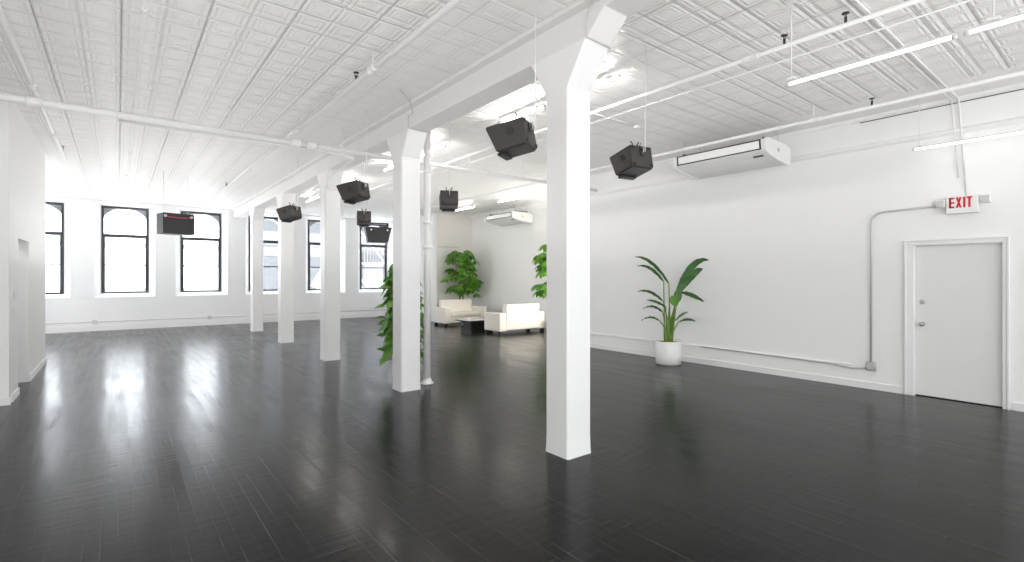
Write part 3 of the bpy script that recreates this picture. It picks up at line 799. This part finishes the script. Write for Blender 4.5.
# climbing vine plant behind the second column
vp = empty('potted_vine', (3.47, 7.13, 0), label='tall broad-leaved climbing vine in a white pot, mostly hidden by the second column', cat='plant')
pot(.17, .44, vp, 'soil', .15)
MB().tube([(0,0,.42),(.01,0,1.1),(0,.01,1.75)], .035, 10).build('moss_pole', M['bark'], vp)
m = MB(); sm = MB(); rnd = random.Random(3)
for k in range(430):
    z = .34+1.50*rnd.random()**.95; a = rnd.random()*2*PI
    rr = (.09+.19*rnd.random() if z > .5 else .20+.08*rnd.random()) * (1.0 if z > .7 else .9) * (1.1 if z < 1.5 else max(.35, 1-(z-1.5)*1.6))
    p0 = Vector((math.cos(a)*rr, math.sin(a)*rr, z)); out = Vector((math.cos(a), math.sin(a), 0))
    d_ = (out*(.45+.5*rnd.random()) + Vector((rnd.uniform(-.4,.4), rnd.uniform(-.4,.4), rnd.uniform(-.9,.25)))).normalized()
    nrm = (out*.8 + Vector((0,0,.8)) + Vector((rnd.uniform(-.3,.3),)*3))
    L_ = .13+.10*rnd.random()
    if p0.y + d_.y*L_ < -.30 or (p0.x > .12 and p0.y + d_.y*L_ < -.24): continue
    m.leaf(p0, d_, nrm, L_, L_*.72, droop=.7, fold=.18, heart=True, seg=6)
    sm.tube([(0,0,max(.45,z-.15)), tuple(p0*.6+Vector((0,0,z*.4-.02))), tuple(p0)], .0035, 4)
m.build('foliage', M['leaf_vine'], vp); sm.build('stems', M['stem'], vp)

# umbrella trees in the lounge
def umbrella_tree(loc, seed, label, R_=.66, z0=.95, z1=2.66, n=100, low=(), xmax=.5):
    t = empty('potted_umbrella_tree', loc, label=label, cat='plant', group='bushy umbrella trees in the lounge')
    pot(.22, .42, t)
    rnd = random.Random(seed); m = MB(); st = MB()
    stems = []
    for k in range(4):
        a = k*PI/2+.5; q = [(.05*math.cos(a),.05*math.sin(a),.38),(.10*math.cos(a),.10*math.sin(a),1.1),(.18*math.cos(a),.18*math.sin(a),1.75),(.26*math.cos(a),.26*math.sin(a),2.25)]
        st.tube(q, [.018,.015,.012,.006], 8)
    hubs = []
    for k in range(n):
        u = rnd.random(); z = z0+(z1-z0)*u
        prof = math.sin(PI*min(1,max(0,(u*.80+.14))))**.6
        a = rnd.random()*2*PI; rr = R_*prof*math.sqrt(.15+.85*rnd.random())*.80
        hubs.append((Vector((max(-.8,min(xmax,rr*math.cos(a))), max(-.5,min(.34,rr*math.sin(a))), z)), a))
    for q in low: hubs.append((Vector(q), math.atan2(q[1], q[0])))
    for c_, a in hubs:
        st.tube([(c_.x*.3, c_.y*.3, max(.9,c_.z-.28)), tuple(c_+Vector((-c_.x*.3,-c_.y*.3,.0))), tuple(c_)], .004, 4)
        nl = rnd.choice((6,7,8)); L_ = .22+.12*rnd.random(); tilt = Vector((math.cos(a)*.45, math.sin(a)*.45, 0)); o0 = rnd.random()*6
        for j in range(nl):
            b_ = o0+2*PI*j/nl
            d_ = Vector((math.cos(b_), math.sin(b_), -.15)) + tilt
            m.leaf(c_, d_, Vector((0,0,1)), L_, L_*.36, droop=1.2, fold=.15, seg=4)
    m.build('foliage', M['leaf_scheff'], t); st.build('stems', M['bark'], t)
    return t
umbrella_tree((9.72,15.28,0), 5, 'bushy green tree plant standing behind the far white sofa in the corner', .92, 1.12, 2.60, 88, [(.62,-.02,1.02),(.5,-.1,1.25)])
umbrella_tree((10.12,10.85,0), 9, 'bushy green tree plant half hidden by the nearest column, beside the nearer sofa',   .80, 1.08, 2.62, 85, (), .22)

# ------------------------------------------------------------------ outside
struct(MB().box(-40,60,19.92,80,-4.2,-4.0).build('street_ground', M['street']))
def building(x0, x1, y, z1, fm, label, cols, rows, name='building'):
    t = empty(name, (x0, y, -4), label=label, cat='building')
    W_ = x1-x0; Hh = z1+4
    MB().box(0,W_,0,6,0,Hh).build('facade', M[fm], t)
    MB().box(-.1,W_+.1,-.35,0,Hh-.5,Hh+.1).box(0,W_,-.12,0,3.6,3.9).box(0,W_,-.12,0,7.2,7.45).build('cornice', M[fm], t)
    sx = W_/cols
    for r in range(rows):
        for c in range(cols):
            xx = sx*(c+.5); zz = 1.2+3.6*r
            MB().box(xx-.55,xx+.55,-.03,.0,zz,zz+2.1).build('window', M['fglass'], t)
            if False: pass
    return t
bl = building(6.2, 24, 33, 9.0, 'facade', 'grey stone building across the street, seen through the right-hand windows', 7, 3)
fe = MB()
for k in range(3):
    z = 2.9+3.6*k
    fe.box(4.6,9.2,-1.0,-.05,z,z+.08)
    fe.tube([(4.6,-1.0,z+1.0),(9.2,-1.0,z+1.0)], .03, 6)
    for j in range(24): fe.tube([(4.6+.2*j,-1.0,z),(4.6+.2*j,-1.0,z+1.0)], .012, 4)
    if k: fe.tube([(5.2,-.8,z),(8.2,-.8,z-3.6)], .05, 6).tube([(5.6,-.8,z),(8.6,-.8,z-3.6)], .05, 6)
fe.build('fire_escape', M['facade2'], bl)
building(-14, 5.9, 34, .9, 'facade2', 'low pale building across the street, seen through the left-hand windows', 7, 1)

# ------------------------------------------------------------------ light
wd = bpy.data.worlds.new('overcast_sky'); sc.world = wd; wd.use_nodes = True
bg = wd.node_tree.nodes['Background']; bg.inputs['Color'].default_value = (.93,.965,1,1); bg.inputs['Strength'].default_value = 4.0
def portal(loc, rot, sx, sy):
    l = bpy.data.lights.new('daylight_portal', 'AREA'); l.shape = 'RECTANGLE'; l.size = sx; l.size_y = sy
    l.cycles.is_portal = True
    o = bpy.data.objects.new('daylight_portal', l); o.location = loc; o.rotation_euler = rot; COL.objects.link(o)
for x in WX0: portal((x+WW/2, WY+.41, (ZS+ZT)/2), (-PI/2,0,0), WW, ZT-ZS)
for a_, b_ in rear: portal(((a_+b_)/2, YB-.2, 2.3), (PI/2,0,0), b_-a_, 2.8)

def add_fill(loc, rot, sx, sy, w, col=(1,1,1)):  # unseen area lights added as fill to brighten ceiling and walls
    l = bpy.data.lights.new('fill_light', 'AREA'); l.shape = 'RECTANGLE'; l.size = sx; l.size_y = sy; l.energy = w; l.color = col
    o = bpy.data.objects.new('fill_light', l); o.location = loc; o.rotation_euler = rot; COL.objects.link(o)
def aim(v): return Vector(v).to_track_quat('-Z','Z').to_euler()
add_fill((1.5,-3.0,1.0), (math.radians(155),0,0), 9, 3, 105, (1,.98,.95))
for cx_, cy_, sx_, sy_, w_ in ((1.0,5.0,3.2,7,29),(1.0,13.5,3.2,9,62),(5.6,3.0,2.6,8,24),(5.8,11.0,3.0,8,42)):
    add_fill((cx_,cy_,1.70), (PI,0,0), sx_, sy_, w_, (1,.985,.965))  # upward fill added in the open room, no fixtures here
add_fill((-3.4,-3.6,1.4), aim((1,.62,.12)), 3, 2, 105, (1,.98,.95))
add_fill((-3.9,3.4,1.2), aim((.6,.1,1)), 10, 2, 70, (1,.98,.95))
add_fill((-4.2,16.2,1.6), aim((1,-.1,.45)), 5, 2, 200, (.98,.985,1))
add_fill((-2.0,9.9,3.4), (0,0,0), .5, .5, 14)  # unseen light added to brighten the doorway reveal
add_fill((9.9,9.3,1.5), aim((-.45,1,.6)), 1.4, 1.6, 75, (1,.96,.9))
sun = bpy.data.lights.new('sun', 'SUN'); sun.energy = 45; sun.angle = .02
so = bpy.data.objects.new('sun', sun); so.rotation_euler = (math.radians(-6),0,0); COL.objects.link(so)
# ------------------------------------------------------------------ camera
cam = bpy.data.cameras.new('camera'); cam.sensor_width = 36; cam.lens = 36*500/1024; cam.shift_y = -4/1024
cam.clip_start = .05; cam.clip_end = 300
co = bpy.data.objects.new('camera', cam); COL.objects.link(co)
co.location = (0,0,CAMZ); co.rotation_euler = (PI/2, 0, -math.atan2(.619,.7855))
sc.camera = co
vs = sc.view_settings
vs.view_transform = 'Standard'; vs.look = 'None'; vs.gamma = 1; vs.use_curve_mapping = False
vs.exposure = 0.65
sc.cycles.use_denoising = True
sc.cycles.max_bounces = 10; sc.cycles.diffuse_bounces = 6; sc.cycles.glossy_bounces = 4; sc.cycles.transparent_max_bounces = 12
sc.cycles.sample_clamp_indirect = 6
